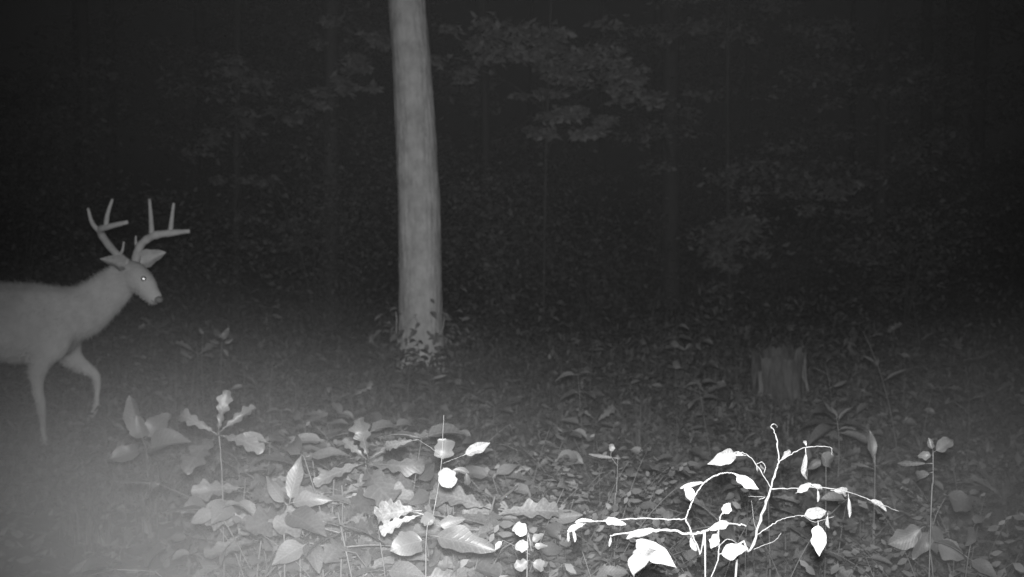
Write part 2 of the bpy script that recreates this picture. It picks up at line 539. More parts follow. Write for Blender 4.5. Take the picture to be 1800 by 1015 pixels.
# far undergrowth: one mass
def undergrowth(name, label, n, y0, y1, zmax, size, m):
    rng = np.random.default_rng(5)
    y = y0 + (y1 - y0) * rng.random(n) ** 1.3
    x = (rng.random(n) - .5) * 1.05 * y
    z = np.empty(n)
    keep = []
    m_l = (x / y * FPX + 900 < 330) & (y < 5.5)
    x[m_l] = -x[m_l] * .6
    for i in range(n):
        c = noise.noise(Vector((x[i] * .9, y[i] * .9, 11))) * .5 + .5
        g = gz(x[i], y[i])
        top = zmax * c * (0.5 + .7 * max(0, noise.noise(Vector((x[i] * 2.5, y[i] * 2.5, 2)))) * 2)
        z[i] = g + top * rng.random() ** .7
    yaw = rng.random(n) * 6.283; pit = rng.normal(-.3, .7, n); s = size * (.5 + rng.random(n))
    d = np.stack([np.cos(yaw) * np.cos(pit), np.sin(yaw) * np.cos(pit), np.sin(pit)], 1)
    side = np.stack([-np.sin(yaw), np.cos(yaw), rng.normal(0, .95, n)], 1)
    side /= np.linalg.norm(side, axis=1)[:, None]
    p = np.stack([x, y, z], 1)
    nr = np.cross(d, side)
    L = s[:, None]
    V = np.stack([p, p + d * L * .45 + side * L * .28 + nr * L * .08, p + d * L, p + d * L * .45 - side * L * .28 + nr * L * .08], 1).reshape(-1, 3)
    idx = np.arange(n)[:, None] * 4
    F = np.concatenate([np.stack([idx[:, 0], idx[:, 0] + 1, idx[:, 0] + 2], 1), np.stack([idx[:, 0], idx[:, 0] + 2, idx[:, 0] + 3], 1)])
    me = bpy.data.meshes.new(name); me.from_pydata(V.tolist(), [], F.tolist()); me.materials.append(M[m])
    o = link(name, me); tag(o, label, kind='stuff'); o['category'] = 'undergrowth'
    return o
undergrowth('undergrowth', 'dense dim undergrowth covering the ground between and behind the trees', 60000, 9.0, 30, .9, .06, 'bush')
undergrowth('ground_cover', 'low leafy ground cover spread over the forest floor', 60000, 5.5, 11, .36, .05, 'cover')
undergrowth('leafy_bed', 'thick bed of small leaves under the front plants', 60000, 3.2, 6.2, .50, .055, 'cover')

# dead leaves on the ground
def litter():
    v = []; f = []
    for i in range(22000):
        y = 2.5 + 12 * R.random() ** 1.1; x = R.uniform(-.55, .55) * y
        a = R.uniform(0, 6.28); L = R.uniform(.03, .08); z = gz(x, y) + R.uniform(.003, .02)
        d = Vector((math.cos(a), math.sin(a), R.gauss(0, .3))) * L; s = Vector((-math.sin(a), math.cos(a), R.gauss(0, .3))) * L * .3
        p = Vector((x, y, z)); i0 = len(v)
        v += [tuple(p), tuple(p + d * .5 + s), tuple(p + d + Vector((0, 0, .01))), tuple(p + d * .5 - s)]
        f += [(i0, i0 + 1, i0 + 2), (i0, i0 + 2, i0 + 3)]
    me = bpy.data.meshes.new('leaf_litter'); me.from_pydata(v, [], f); me.materials.append(M['litter'])
    o = link('leaf_litter', me); tag(o, 'dead leaves scattered over the forest floor', 'leaf litter', kind='stuff')
litter()

def grass():
    v = []; f = []
    for c in range(1150):
        y = 3.6 + 8.5 * R.random() ** .9; x = R.uniform(-.5, .5) * y
        if noise.noise(Vector((x * .8, y * .8, 20))) < -.12: continue
        for k in range(R.randint(4, 9)):
            a = R.uniform(0, 6.28); L = R.uniform(.10, .36); b = Vector((x + R.gauss(0, .035), y + R.gauss(0, .035), gz(x, y) - .01))
            ln = Vector((math.cos(a), math.sin(a), 0)); s = Vector((-math.sin(a), math.cos(a), 0)) * R.uniform(.0022, .0045)
            bend = R.uniform(.1, .8)
            i0 = len(v)
            for t in (0, .35, .7, 1):
                q = b + Vector((0, 0, L * t * (1 - .3 * bend * t))) + ln * (L * bend * t * t * .7)
                wv = s * (1 - t * .92)
                v += [tuple(q - wv), tuple(q + wv)]
            for j in range(3): f.append((i0 + 2*j, i0 + 2*j + 1, i0 + 2*j + 3, i0 + 2*j + 2))
    me = bpy.data.meshes.new('grass'); me.from_pydata(v, [], f); me.materials.append(M['grass'])
    o = link('grass', me); tag(o, 'thin grass blades growing through the undergrowth', 'grass', kind='stuff')
grass()

# ------------------------------------------------------------------ stump
def stump():
    c = P(1369, 705, 8.6); c.z = gz(c.x, c.y)
    root = empty('tree_stump', c)
    tag(root, 'broken hollow tree stump with a jagged rim in the undergrowth', 'stump')
    n = 120; mb = MB(); rows = []
    def nz(*a): return noise.noise(Vector(a))
    def top(a):
        return .365 + .04 * nz(math.cos(a) * 2, math.sin(a) * 2, 0) + .03 * nz(math.cos(a) * 7, math.sin(a) * 7, 5) + .015 * nz(math.cos(a) * 22, math.sin(a) * 22, 5) \
            + .015 * math.cos(a) - .05 * max(0, -math.sin(a + .3)) ** 3
    def rad(a, t):
        return .172 + .075 * math.exp(-t * 4.5) * (1 + .7 * math.cos(5 * a + .5)) + .03 * nz(math.cos(a) * 2.2, math.sin(a) * 2.2, t) \
            + .022 * abs(nz(math.cos(a) * 7, math.sin(a) * 7, t * 1.2)) + .012 * nz(math.cos(a) * 17, math.sin(a) * 17, t * 3)
    ang = [2 * math.pi * (j % n) / n for j in range(n + 1)]
    for i in range(31):
        t = i / 30
        rows.append([Vector((math.cos(a) * rad(a, t) , math.sin(a) * rad(a, t), -.06 + (top(a) + .06) * t)) for a in ang])
    for t, k in ((.99, .90), (.9, .82), (.7, .74), (.45, .6), (.38, .01)):
        rows.append([Vector((math.cos(a) * rad(a, t) * k, math.sin(a) * rad(a, t) * k, top(a) * t + .01 * nz(a * 5, k, 0))) for a in ang])
    mb.strip(rows); mb.build('stump_shell', M['wood'], root)
    for (a0, a1, z0, z1, off) in ((-.80, -.30, .08, .35, .007), (-2.62, -2.38, .02, .22, .006)):
        sp = MB(); rr = []
        for i in range(15):
            t = i / 14; z = z0 + (z1 - z0) * t
            wdt = (.35 + .65 * t) * (1 + .5 * nz(t * 7, a0, 0))
            am = (a0 + a1) / 2 + .08 * math.sin(t * 5) + (.12 if t < .3 else 0) * (1 - t / .3); hw = (a1 - a0) / 2 * wdt
            rr.append([Vector((math.cos(a) * (rad(a, z / .36) + off * (.3 if q in (0, 8) else 1) + .006 * nz(q * 1.7, z * 14, 3)), math.sin(a) * (rad(a, z / .36) + off * (.3 if q in (0, 8) else 1)), z)) for q, a in enumerate([am - hw + 2 * hw * q_ / 8 for q_ in range(9)])])
        sp.strip(rr); sp.build('bare_wood', M['woodp'], root)
stump()

# ------------------------------------------------------------------ white-tailed buck
def deer():
    O = P(100, 800, 6.81); O.z = gz(O.x, O.y) + 0.005; O.x += .03
    root = empty('deer', O)
    tag(root, 'antlered buck walking in from the left edge with its neck stretched forward', 'deer')
    mb = MB()
    def chain(pts, sub=4, n=14):
        P3 = smooth_path([Vector(p[:3]) for p in pts], sub)
        k = len(P3)
        ra = np.interp(np.linspace(0, 1, k), np.linspace(0, 1, len(pts)), [p[3] for p in pts])
        rb = np.interp(np.linspace(0, 1, k), np.linspace(0, 1, len(pts)), [p[4] if len(p) > 4 else p[3] for p in pts])
        base = len(mb.v)
        for i, p in enumerate(P3):
            t = (P3[min(i + 1, k - 1)] - P3[max(0, i - 1)]).normalized()
            yv = Vector((0, 1, 0)); yv = (yv - t * yv.dot(t)).normalized(); zv = t.cross(yv)
            for j in range(n):
                a = 2 * math.pi * j / n
                mb.v.append(tuple(p + yv * math.cos(a) * ra[i] + zv * math.sin(a) * rb[i]))
        for i in range(k - 1):
            for j in range(n):
                a = base + i * n + j; b = base + i * n + (j + 1) % n
                mb.f.append((a, a + n, b + n, b))
        for i, rv in ((0, 1), (k - 1, -1)):
            t = (P3[1] - P3[0]).normalized() * -1 if i == 0 else (P3[-1] - P3[-2]).normalized()
            tipi = len(mb.v); mb.v.append(tuple(P3[i] + t * min(ra[i], rb[i]) * .7))
            for j in range(n):
                a = base + i * n + j; b = base + i * n + (j + 1) % n
                mb.f.append((a, b, tipi) if rv == 1 else (b, a, tipi))
    # torso (half width, half height)
    chain([(-1.12, 0, .78, .07, .09), (-1.0, 0, .765, .15, .17), (-.82, 0, .75, .175, .20), (-.58, 0, .725, .185, .21), (-.34, 0, .716, .185, .225),
           (-.12, 0, .71, .165, .225), (.0, 0, .69, .13, .205), (.09, 0, .66, .09, .14)])
    chain([(-.10, 0, .745, .14, .18), (.11, -.005, .765, .10, .155), (.25, -.01, .855, .075, .125), (.36, -.01, .95, .062, .10), (.41, -.01, .985, .055, .075)])
    # head
    chain([(.375, -.005, .985, .062, .078), (.43, -.03, .965, .068, .082), (.49, -.06, .925, .054, .070), (.535, -.09, .872, .043, .053), (.57, -.108, .843, .037, .044)])
    chain([(.41, -.02, .93, .045, .045), (.5, -.07, .875, .033, .03), (.55, -.1, .835, .024, .02)])
    for s, dx in ((-1, 0), (1, .0)):
        # shoulder and haunch masses
        chain([(-.05, s * .055, .78, .08, .12), (-.03, s * .085, .66, .085, .15), (-.06, s * .09, .54, .065, .11)])
        chain([(-.92, s * .08, .80, .07, .12), (-.9, s * .105, .68, .075, .15), (-.86, s * .11, .56, .055, .10)])
    # near foreleg planted
    chain([(-.02, -.1, .6, .05, .09), (-.07, -.105, .49, .042, .06), (-.085, -.105, .38, .031, .036), (-.068, -.105, .27, .027, .03), (-.062, -.105, .17, .018, .02), (-.055, -.105, .08, .02, .022), (-.03, -.105, .035, .02, .026)])
    # far foreleg lifted
    chain([(.0, .1, .6, .05, .09), (.04, .105, .5, .042, .058), (.12, .105, .44, .032, .036), (.165, .105, .395, .027, .03), (.165, .105, .30, .018, .02), (.155, .105, .215, .019, .021), (.12, .105, .17, .019, .024)])
    # hind legs
    chain([(-.9, -.1, .68, .07, .12), (-.84, -.115, .52, .055, .085), (-.92, -.11, .42, .038, .05), (-1.02, -.105, .335, .027, .036), (-1.0, -.105, .2, .02, .023), (-.985, -.105, .09, .021, .023), (-.955, -.105, .035, .02, .027)])
    chain([(-.94, .1, .68, .07, .12), (-.93, .115, .5, .055, .08), (-1.05, .11, .42, .036, .048), (-1.15, .105, .35, .027, .036), (-1.19, .105, .2, .02, .023), (-1.2, .105, .09, .021, .023), (-1.17, .105, .035, .02, .027)])
    me = mb.mesh('body', M['fur'])
    o = bpy.data.objects.new('body', me); col.objects.link(o)
    rm = o.modifiers.new('r', 'REMESH'); rm.mode = 'VOXEL'; rm.voxel_size = .011
    s_ = o.modifiers.new('s', 'SMOOTH'); s_.factor = .6; s_.iterations = 22
    dg = bpy.context.evaluated_depsgraph_get()
    me2 = bpy.data.meshes.new_from_object(o.evaluated_get(dg))
    bpy.data.objects.remove(o)
    me2.name = 'body'
    me2.materials.clear(); me2.materials.append(M['fur'])
    me2.polygons.foreach_set('use_smooth', [True] * len(me2.polygons)); me2.update()
    bo = link('body', me2, root)
    # short coat hair over the body
    rg = np.random.default_rng(3)
    nv = len(me2.vertices); co = np.empty(nv * 3); me2.vertices.foreach_get('co', co); co = co.reshape(-1, 3)
    no = np.empty(nv * 3); me2.vertices.foreach_get('normal', no); no = no.reshape(-1, 3)
    H = 55000
    ix = rg.integers(0, nv, H)
    p0 = co[ix] + rg.normal(0, .003, (H, 3)) - no[ix] * .002
    nn = no[ix]
    dv = nn * .55 + np.array([-.75, 0, -.35]) + rg.normal(0, .28, (H, 3))
    dv /= np.linalg.norm(dv, axis=1)[:, None]
    Lh = np.where(co[ix][:, 0] > .40, .010, .028)[:, None] * rg.uniform(.6, 1.3, (H, 1))
    Lh = np.where(co[ix][:, 2:3] < .42, Lh * .5, Lh)
    sd = np.cross(dv, nn); sd /= (np.linalg.norm(sd, axis=1)[:, None] + 1e-6); sd *= .0011
    V = np.stack([p0 - sd, p0 + sd, p0 + dv * Lh], 1).reshape(-1, 3)
    hm = bpy.data.meshes.new('coat_hair'); hm.from_pydata(V.tolist(), [], (np.arange(H * 3).reshape(-1, 3)).tolist()); hm.materials.append(M['fur'])
    ho_ = link('coat_hair', hm, bo); ho_['kind'] = 'stuff'
    # ears
    for (b, t, wd, face) in ((Vector((.395, .045, 1.02)), Vector((.562, .11, 1.092)), .075, Vector((.2, -1, .2))), (Vector((.385, -.065, 1.02)), Vector((.31, -.2, 1.07)), .075, Vector((.8, -.6, .2)))):
        rows = leaf_rows('ovate', 1, .5, curl=.1, fold=.55, n=10, wave=0)
        back = leaf_rows('ovate', 1, .5, curl=.1, fold=.35, n=10, wave=0)
        e = MB(); e.strip(rows); e.strip([[p - Vector((0, 0, .05)) for p in reversed(r)] for r in rows])
        eo = e.build('ear', M['fur'], root)
        eo.matrix_local = leaf_matrix(b, t, face, (t - b).length * 1.15)
    # antlers
    def A(px, py, y):
        v = P(px, py, 6.81 + y) - O; v.y = y; v.x += .028; return v
    def antler(name, beam, rb, tines):
        a = MB()
        bp = smooth_path(beam, 5)
        rj = [1 + .14 * noise.noise(Vector((i * .9, rb[0] * 900, 0))) for i in range(len(bp))]
        a.tube(bp, list(np.array(rj) * np.interp(np.linspace(0, 1, len(bp)), np.linspace(0, 1, len(rb)), rb)), 10)
        for tn, r in tines:
            tp_ = smooth_path(tn, 4)
            a.tube(tp_, [r * (1 - .5 * (i / (len(tp_) - 1)) ** 1.5) for i in range(len(tp_))], 8)
        return a.build(name, M['velvet'], root)
    antler('antler', [A(236, 462, .035), A(241, 440, .05), A(252, 424, .08), A(272, 413, .13), A(300, 409, .16), A(332, 406, .15)], [.026, .024, .023, .023, .020, .011],
           [([A(266, 415, .12), A(265, 385, .15), A(263, 350, .14)], .016), ([A(298, 409, .16), A(301, 385, .18), A(305, 357, .17)], .015), ([A(241, 440, .05), A(238, 428, .06), A(238, 414, .05)], .010)])
    antler('antler', [A(222, 462, -.035), A(206, 448, -.07), A(189, 428, -.13), A(176, 405, -.2), A(192, 398, -.25), A(225, 390, -.28)], [.025, .022, .020, .020, .017, .010],
           [([A(177, 408, -.2), A(163, 392, -.22), A(156, 366, -.22)], .015), ([A(186, 400, -.24), A(190, 376, -.26), A(199, 350, -.25)], .0145), ([A(207, 449, -.07), A(214, 440, -.09), A(217, 424, -.1)], .010)])
    # eyes: the near one shines back at the camera
    def ball(name, c, r, m, sc_=(1, 1, 1)):
        bm = bmesh.new(); bmesh.ops.create_uvsphere(bm, u_segments=16, v_segments=10, radius=r)
        me = bpy.data.meshes.new(name); bm.to_mesh(me); bm.free(); me.materials.append(M[m])
        me.polygons.foreach_set('use_smooth', [True] * len(me.polygons))
        q = link(name, me, root); q.location = c; q.scale = sc_
        return q
    ball('eye', (.504, -.121, .957), .015, 'eye')
    ball('eye', (.50, .0, .955), .0145, 'eye')
    ball('nose', (.582, -.118, .845), .024, 'furd', (1, 1.05, .8))
    # mouth line and hooves
    mo = MB(); mo.tube([(.578, -.137, .822), (.552, -.131, .838), (.53, -.122, .855)], .0035, 5); mo.build('mouth', M['furd'], root)
    for (x, y, z, t) in ((-.02, -.105, .02, 0), (.105, .105, .15, .7), (-.945, -.105, .02, 0), (-1.16, .105, .02, 0)):
        h = MB()
        for s in (-1, 1):
            h.tube([Vector((-.01, s * .011, .03)), Vector((.006, s * .012, .005)), Vector((.022, s * .012, -.014))], [.014, .017, .008], 8)
        ho = h.build('hoof', M['hoof'], root); ho.location = (x, y, z); ho.rotation_euler = (0, t, 0)
    tl = MB(); tl.tube(smooth_path([(-1.1, 0, .84), (-1.19, 0, .78), (-1.22, 0, .66), (-1.2, 0, .58)], 4), list(np.interp(np.linspace(0, 1, 13), [0, .3, .7, 1], [.03, .042, .035, .01])), 8)
    tl.build('tail', M['fur'], root)
deer()

# ------------------------------------------------------------------ plants
CAMV = Vector((0, 0, CAMZ))
class Plant:
    """A thing with stem paths and leaves given as world points."""
    def __init__(s, name, label, base, cat='plant', group=None, sm='stem'):
        s.b = Vector(base); s.root = empty(name, s.b); tag(s.root, label, cat, group); s.sm = sm
    def stem(s, pts, r0, r1=None, n=7, name='stem'):
        pts = smooth_path([Vector(p) - s.b for p in pts], 6)
        jt = r0 * (.9 if s.sm == 'stemb' else .6)
        for i_ in range(1, len(pts) - 1): pts[i_] = pts[i_] + Vector((R.gauss(0, 1), R.gauss(0, 1), R.gauss(0, 1))) * jt * .17
        r1 = r1 if r1 is not None else r0 * .5
        kf = (.27 if r0 < .0035 else .40) if s.sm == 'stemb' else .8
        r0 *= kf; r1 *= kf
        MB().tube(pts, [(r0 + (r1 - r0) * i / (len(pts) - 1)) * R.choice((.85, .95, 1, 1.05, 1.4)) for i in range(len(pts))], n).build(name, M[s.sm], s.root)
    def leaf(s, base, tip, kind='ovate', W=.5, m='leaf', face=None, **kw):
        base = Vector(base); tip = Vector(tip)
        face = face or ((CAMV - base).normalized() + Vector((R.gauss(0, .25), 0, R.gauss(.25, .25))))
        L = (tip - base).length
        mt = leaf_matrix(base - s.b, tip - s.b, Vector(face))
        me = leaf_mb(kind, 1, W, n=kw.get('n', 18), curl=kw.get('curl', R.uniform(.2, 1.0)), fold=kw.get('fold', R.uniform(.05, .4)), twist=kw.get('twist', R.uniform(-.5, .5)), pet=kw.get('pet', .15), wave=kw.get('wave', .06), edge=kw.get('edge', .28)).mesh('leaf', M[m])
        return link('leaf', me, s.root, mt)

def foot(px, py, d):
    p = P(px, py, d); return Vector((p.x, p.y, gz(p.x, p.y)))

# bright withered shrub, right foreground
D = 1.7
def q(px, py, dd=0): return P(px, py, D + dd)
p = Plant('withered_sapling', 'glaring white branching sapling with withered curled leaves in the right foreground', foot(1282, 900, D), 'sapling', sm='stemb')
p.stem([foot(1282, 900, D), q(1290, 1060), q(1320, 968), q(1340, 905), q(1355, 858)], .0050, .0040)
p.stem([q(1355, 858), q(1364, 828), q(1369, 810), q(1366, 780), q(1361, 757)], .0036, .0016)
p.stem([q(1361, 757), q(1355, 750), q(1362, 746), q(1367, 752, .01)], .0022, .0016, name='bud')
p.stem([q(1355, 858), q(1342, 836), q(1328, 815), q(1312, 799), q(1290, 795), q(1272, 799)], .0024, .0015, name='twig')
p.leaf(q(1296, 796), q(1250, 812, -.03), 'ovate', .42, 'leafb', fold=.5, curl=.5)
p.leaf(q(1312, 801), q(1280, 800, .02), 'narrow', .3, 'leafb', fold=.5)
p.leaf(q(1328, 815), q(1344, 835, .02), 'narrow', .35, 'leafb', fold=.6, curl=1.2)
p.stem([q(1330, 816), q(1340, 813), q(1345, 820), q(1343, 832)], .0018, .0014, name='twig')
p.stem([q(1369, 812), q(1388, 800), q(1412, 788), q(1440, 785), q(1460, 787), q(1463, 801)], .0026, .0010, name='twig')
p.leaf(q(1371, 810), q(1392, 790, .01), 'narrow', .35, 'leafb', fold=.5)
p.leaf(q(1416, 788), q(1420, 851, .01), 'narrow', .20, 'leafb', fold=.8, twist=1.5)
p.leaf(q(1418, 786), q(1412, 772, .01), 'narrow', .4, 'leafb', fold=.5)
p.stem([q(1355, 860), q(1398, 858), q(1440, 857), q(1488, 864), q(1540, 884), q(1580, 899)], .0026, .0012, name='twig')
p.leaf(q(1398, 868), q(1425, 850, -.01), 'narrow', .45, 'leafb', fold=.4)
p.leaf(q(1420, 851), q(1452, 860), 'narrow', .3, 'leafb', fold=.5)
p.leaf(q(1460, 862), q(1500, 866, .01), 'narrow', .38, 'leafb', fold=.4)
p.leaf(q(1524, 877), q(1562, 898, .01), 'narrow', .3, 'leafb', fold=.4)
p.leaf(q(1437, 858), q(1439, 886), 'narrow', .2, 'leafb', fold=.7)
p.leaf(q(1491, 868), q(1494, 912), 'narrow', .16, 'leafb', fold=.7)
p.stem([q(1331, 940), q(1352, 926), q(1372, 914), q(1395, 908), q(1412, 906)], .0024, .0016, name='twig')
p.stem([q(1412, 906), q(1430, 918), q(1447, 914), q(1466, 908)], .0015, .001, name='twig')
p.leaf(q(1408, 908), q(1456, 898, .01), 'ovate', .45, 'leafb', fold=.3)
p.leaf(q(1438, 915), q(1440, 978, -.01), 'ovate', .52, 'leafb', fold=.05, curl=.1)
p.leaf(q(1455, 902), q(1456, 935, .01), 'narrow', .2, 'leafb', fold=.6)
p.stem([q(1325, 966), q(1344, 958), q(1362, 951), q(1373, 937)], .0016, .0012, name='twig')
p.stem([q(1331, 938), q(1325, 915), q(1321, 880)], .0008, .0006, name='twig')
p.stem([q(1334, 878), q(1344, 874), q(1316, 873, .01)], .0016, .001, name='twig')

# bright shrub at the bottom, left of it
D = 1.5
p = Plant('withered_shrub', 'glaring white low shrub with drooping leaves, its arched twig left of the taller white sapling', foot(1222, 900, D), 'shrub', sm='stemb')
p.stem([foot(1222, 900, D), q(1240, 1050), q(1230, 975), q(1216, 938), q(1205, 912)], .003, .0024)
p.stem([q(1205, 912), q(1216, 885), q(1232, 855), q(1252, 838), q(1278, 831), q(1302, 836)], .0028, .0018, name='twig')
p.leaf(q(1290, 833), q(1330, 862, -.02), 'ovate', .42, 'leafb', fold=.2, curl=.6)
p.leaf(q(1243, 847), q(1194, 858, .01), 'narrow', .2, 'leafb', fold=.6)
p.leaf(q(1207, 856), q(1218, 884, -.01), 'ovate', .7, 'leafb', fold=.2, pet=.02)
p.stem([q(1205, 912), q(1180, 914), q(1140, 911), q(1095, 913), q(1050, 917), q(1012, 916)], .0024, .0014, name='twig')
p.leaf(q(1060, 914), q(1096, 920, -.02), 'ovate', .42, 'leafb', fold=.2)
p.leaf(q(1050, 917), q(1006, 914), 'narrow', .2, 'leafb', fold=.4)
p.leaf(q(1030, 920), q(997, 934), 'narrow', .4, 'leafb', fold=.4)
p.leaf(q(1006, 928), q(1012, 955), 'narrow', .22, 'leafb', fold=.6)
p.leaf(q(998, 932), q(1000, 956), 'narrow', .22, 'leafb', fold=.6)
p.stem([q(1216, 940), q(1180, 932), q(1140, 934), q(1100, 938), q(1072, 942)], .0038, .0016, name='twig')
p.leaf(q(1160, 930), q(1098, 944), 'narrow', .28, 'leafb', fold=.3)
p.leaf(q(1074, 942), q(1071, 962), 'narrow', .25, 'leafb', fold=.6)
p.leaf(q(1118, 950, -.02), q(1196, 1000, -.08), 'ovate', .34, 'leafb', fold=.05, curl=.15, pet=.02)
p.leaf(q(1140, 960, -.04), q(1110, 1012, -.10), 'ovate', .5, 'leafb', fold=.08, curl=.2, pet=.02)
p.stem([q(1216, 940), q(1238, 934), q(1264, 921), q(1296, 922), q(1312, 925)], .0036, .0014, name='twig')
p.leaf(q(1240, 934), q(1286, 916), 'narrow', .34, 'leafb', fold=.3)
p.stem([q(1240, 1040), q(1262, 985), q(1263, 940), q(1266, 910), q(1272, 900)], .0024, .0018)
p.leaf(q(1270, 905), q(1286, 884), 'ovate', .75, 'leafb', fold=.1)
p.leaf(q(1262, 935), q(1250, 966), 'ovate', .6, 'leafb', fold=.1)
p.leaf(q(1236, 938), q(1240, 966), 'narrow', .2, 'leafb', fold=.6)
p.leaf(q(1214, 940), q(1222, 975), 'narrow', .32, 'leafb', fold=.3)
p.leaf(q(1262, 975), q(1312, 962, -.02), 'ovate', .55, 'leafb', fold=.05)
p.stem([q(1262, 962), q(1282, 948), q(1312, 970)], .0012, .0008, name='twig')

# thin upright bright stem with a round leaf, centre left
D = 2.3
p = Plant('seedling', 'thin bright upright stem with one round glaring leaf, left of centre', foot(752, 900, D), 'seedling', sm='stemb')
p.stem([foot(750, 900, D), q(748, 1000), q(760, 912), q(770, 860), q(777, 800), q(780, 730)], .0030, .0016)
p.leaf(q(779, 822), q(795, 862, -.01), 'round', .78, 'leafb', face=(0, -1, .15), fold=.04, curl=.05, pet=.03)
p.leaf(q(779, 808, .02), q(783, 766, .03), 'round', 1.15, 'leafp', fold=.15, pet=.03)
p.leaf(q(812, 802), q(861, 777), 'ovate', .42, 'leafb', fold=.3, curl=.3)
p.stem([q(778, 815), q(796, 808), q(816, 800)], .0013, .0012, name='twig')
p.stem([q(777, 803), q(757, 787), q(735, 773)], .0014, .0010, name='twig')
p.leaf(q(790, 828, .02), q(828, 826, .02), 'narrow', .35, 'leafp', fold=.4, curl=.8)
p.leaf(q(818, 828, .02), q(824, 858, .02), 'narrow', .45, 'leafp', fold=.4)
p.leaf(q(735, 773, .03), q(660, 786, .05), 'oak', .36, 'leafp', fold=.1, curl=.8)
p.leaf(q(742, 898), q(648, 900, .02), 'oak', .62, 'leafb', face=(0.1, -.8, .5), fold=.1, curl=.7, n=34)
p.leaf(q(745, 905), q(655, 878, .05), 'oak', .5, 'leafb', face=(0.1, -.8, .7), fold=.15, curl=.6, n=34)
p.leaf(q(740, 905), q(664, 928, -.02), 'oak', .5, 'leafb', face=(-.2, -.8, .6), fold=.15, curl=.6, n=34)
p.leaf(q(765, 925), q(820, 912), 'ovate', .45, 'leafp', fold=.2)
p.leaf(q(765, 922), q(742, 905), 'round', .9, 'leafp', fold=.2)
p.leaf(q(752, 940), q(872, 962, -.05), 'ovate', .38, 'leafp', fold=.2, curl=.4)
p.leaf(q(748, 950), q(690, 958, -.05), 'ovate', .8, 'leafp', fold=.1)

# oak seedling
D = 2.9
p = Plant('oak_seedling', 'oak seedling with lobed fan shaped leaves, left of the thin bright stem', foot(640, 900, D), 'oak seedling')
p.stem([foot(645, 900, D), q(650, 990), q(648, 880), q(642, 812)], .0030, .002)
p.leaf(q(648, 808), q(628, 736), 'oak', .80, 'leafp', fold=.1, curl=.3, n=34)
p.leaf(q(645, 808), q(602, 772), 'oak', .5, 'leafp', fold=.15, curl=.5, n=34)
p.leaf(q(650, 806), q(722, 764), 'oak', .42, 'leafp', fold=.1, curl=1.2, n=34)
p.leaf(q(640, 815), q(728, 822, -.1), 'oak', .45, 'leafp', fold=.1, curl=.7, n=34)
p.leaf(q(640, 815), q(560, 836, -.1), 'oak', .45, 'leafp', fold=.1, curl=.7, n=34)
p.leaf(q(640, 818), q(660, 858, -.2), 'oak', .6, 'leafp', fold=.1, curl=.6, n=34)
p.leaf(q(640, 815), q(570, 800, .15), 'oak', .45, 'leafp', fold=.1, curl=.7, n=34)

D = 3.3
p = Plant('oak_seedling', 'oak seedling with one tall upright lobed leaf at the edge of the mist', foot(380, 900, D), 'oak seedling')
p.stem([foot(392, 900, D), q(392, 900), q(388, 800), q(384, 760)], .0030, .002)
p.leaf(q(383, 762), q(397, 686), 'oak', .55, 'leafp', face=(0, -1, .2), fold=.08, curl=.3, n=34)
p.leaf(q(383, 762), q(446, 712), 'oak', .4, 'leafp', fold=.3, curl=.7, n=34)
p.leaf(q(383, 765), q(300, 712), 'oak', .45, 'leafp', fold=.1, curl=1.1, n=34)
p.leaf(q(383, 765), q(450, 775, -.1), 'oak', .42, 'leafp', fold=.1, curl=.7, n=34)
p.leaf(q(383, 768), q(330, 800, -.2), 'oak', .5, 'leafp', fold=.1, curl=.6, n=34)

D = 2.7
p = Plant('broadleaf_seedling', 'broadleaf seedling with large kite shaped leaves, half veiled by mist, left of the oak seedling', foot(505, 900, D), 'seedling')
p.stem([foot(500, 900, D), q(500, 980), q(500, 930), q(506, 886)], .0028, .002)
p.leaf(q(508, 888), q(528, 800), 'ovate', .38, 'leafp', face=(0, -1, .2), fold=.1)
p.leaf(q(506, 886), q(570, 868, -.05), 'ovate', .36, 'leafp', fold=.2)
p.leaf(q(506, 890), q(462, 835, .05), 'ovate', .33, 'leafp', fold=.2)
p.leaf(q(503, 900), q(560, 925, -.15), 'ovate', .36, 'leafp', fold=.2)
0 and p.leaf(q(503, 900), q(430, 880, -.1), 'ovate', .36, 'leafp', fold=.2)
p.leaf(q(500, 930), q(570, 915, .0), 'ovate', .3, 'leafp', fold=.2)

D = 4.4
p = Plant('broadleaf_seedling', 'blurred broadleaf seedling deep in the mist below the forelegs of the deer', foot(255, 900, D), 'seedling')
p.stem([foot(262, 900, D), q(262, 900), q(258, 800), q(250, 770)], .0028, .002)
p.leaf(q(250, 772), q(222, 694), 'ovate', .5, 'leafp', face=(0, -1, .2))
p.leaf(q(252, 775), q(296, 722), 'ovate', .6, 'leafp', face=(0, -1, .2))
p.leaf(q(252, 775), q(240, 735, -.05), 'ovate', .7, 'leafp')
p.leaf(q(255, 790), q(322, 770, -.1), 'ovate', .5, 'leafp')
p.leaf(q(255, 790), q(190, 800, -.1), 'ovate', .5, 'leafp')

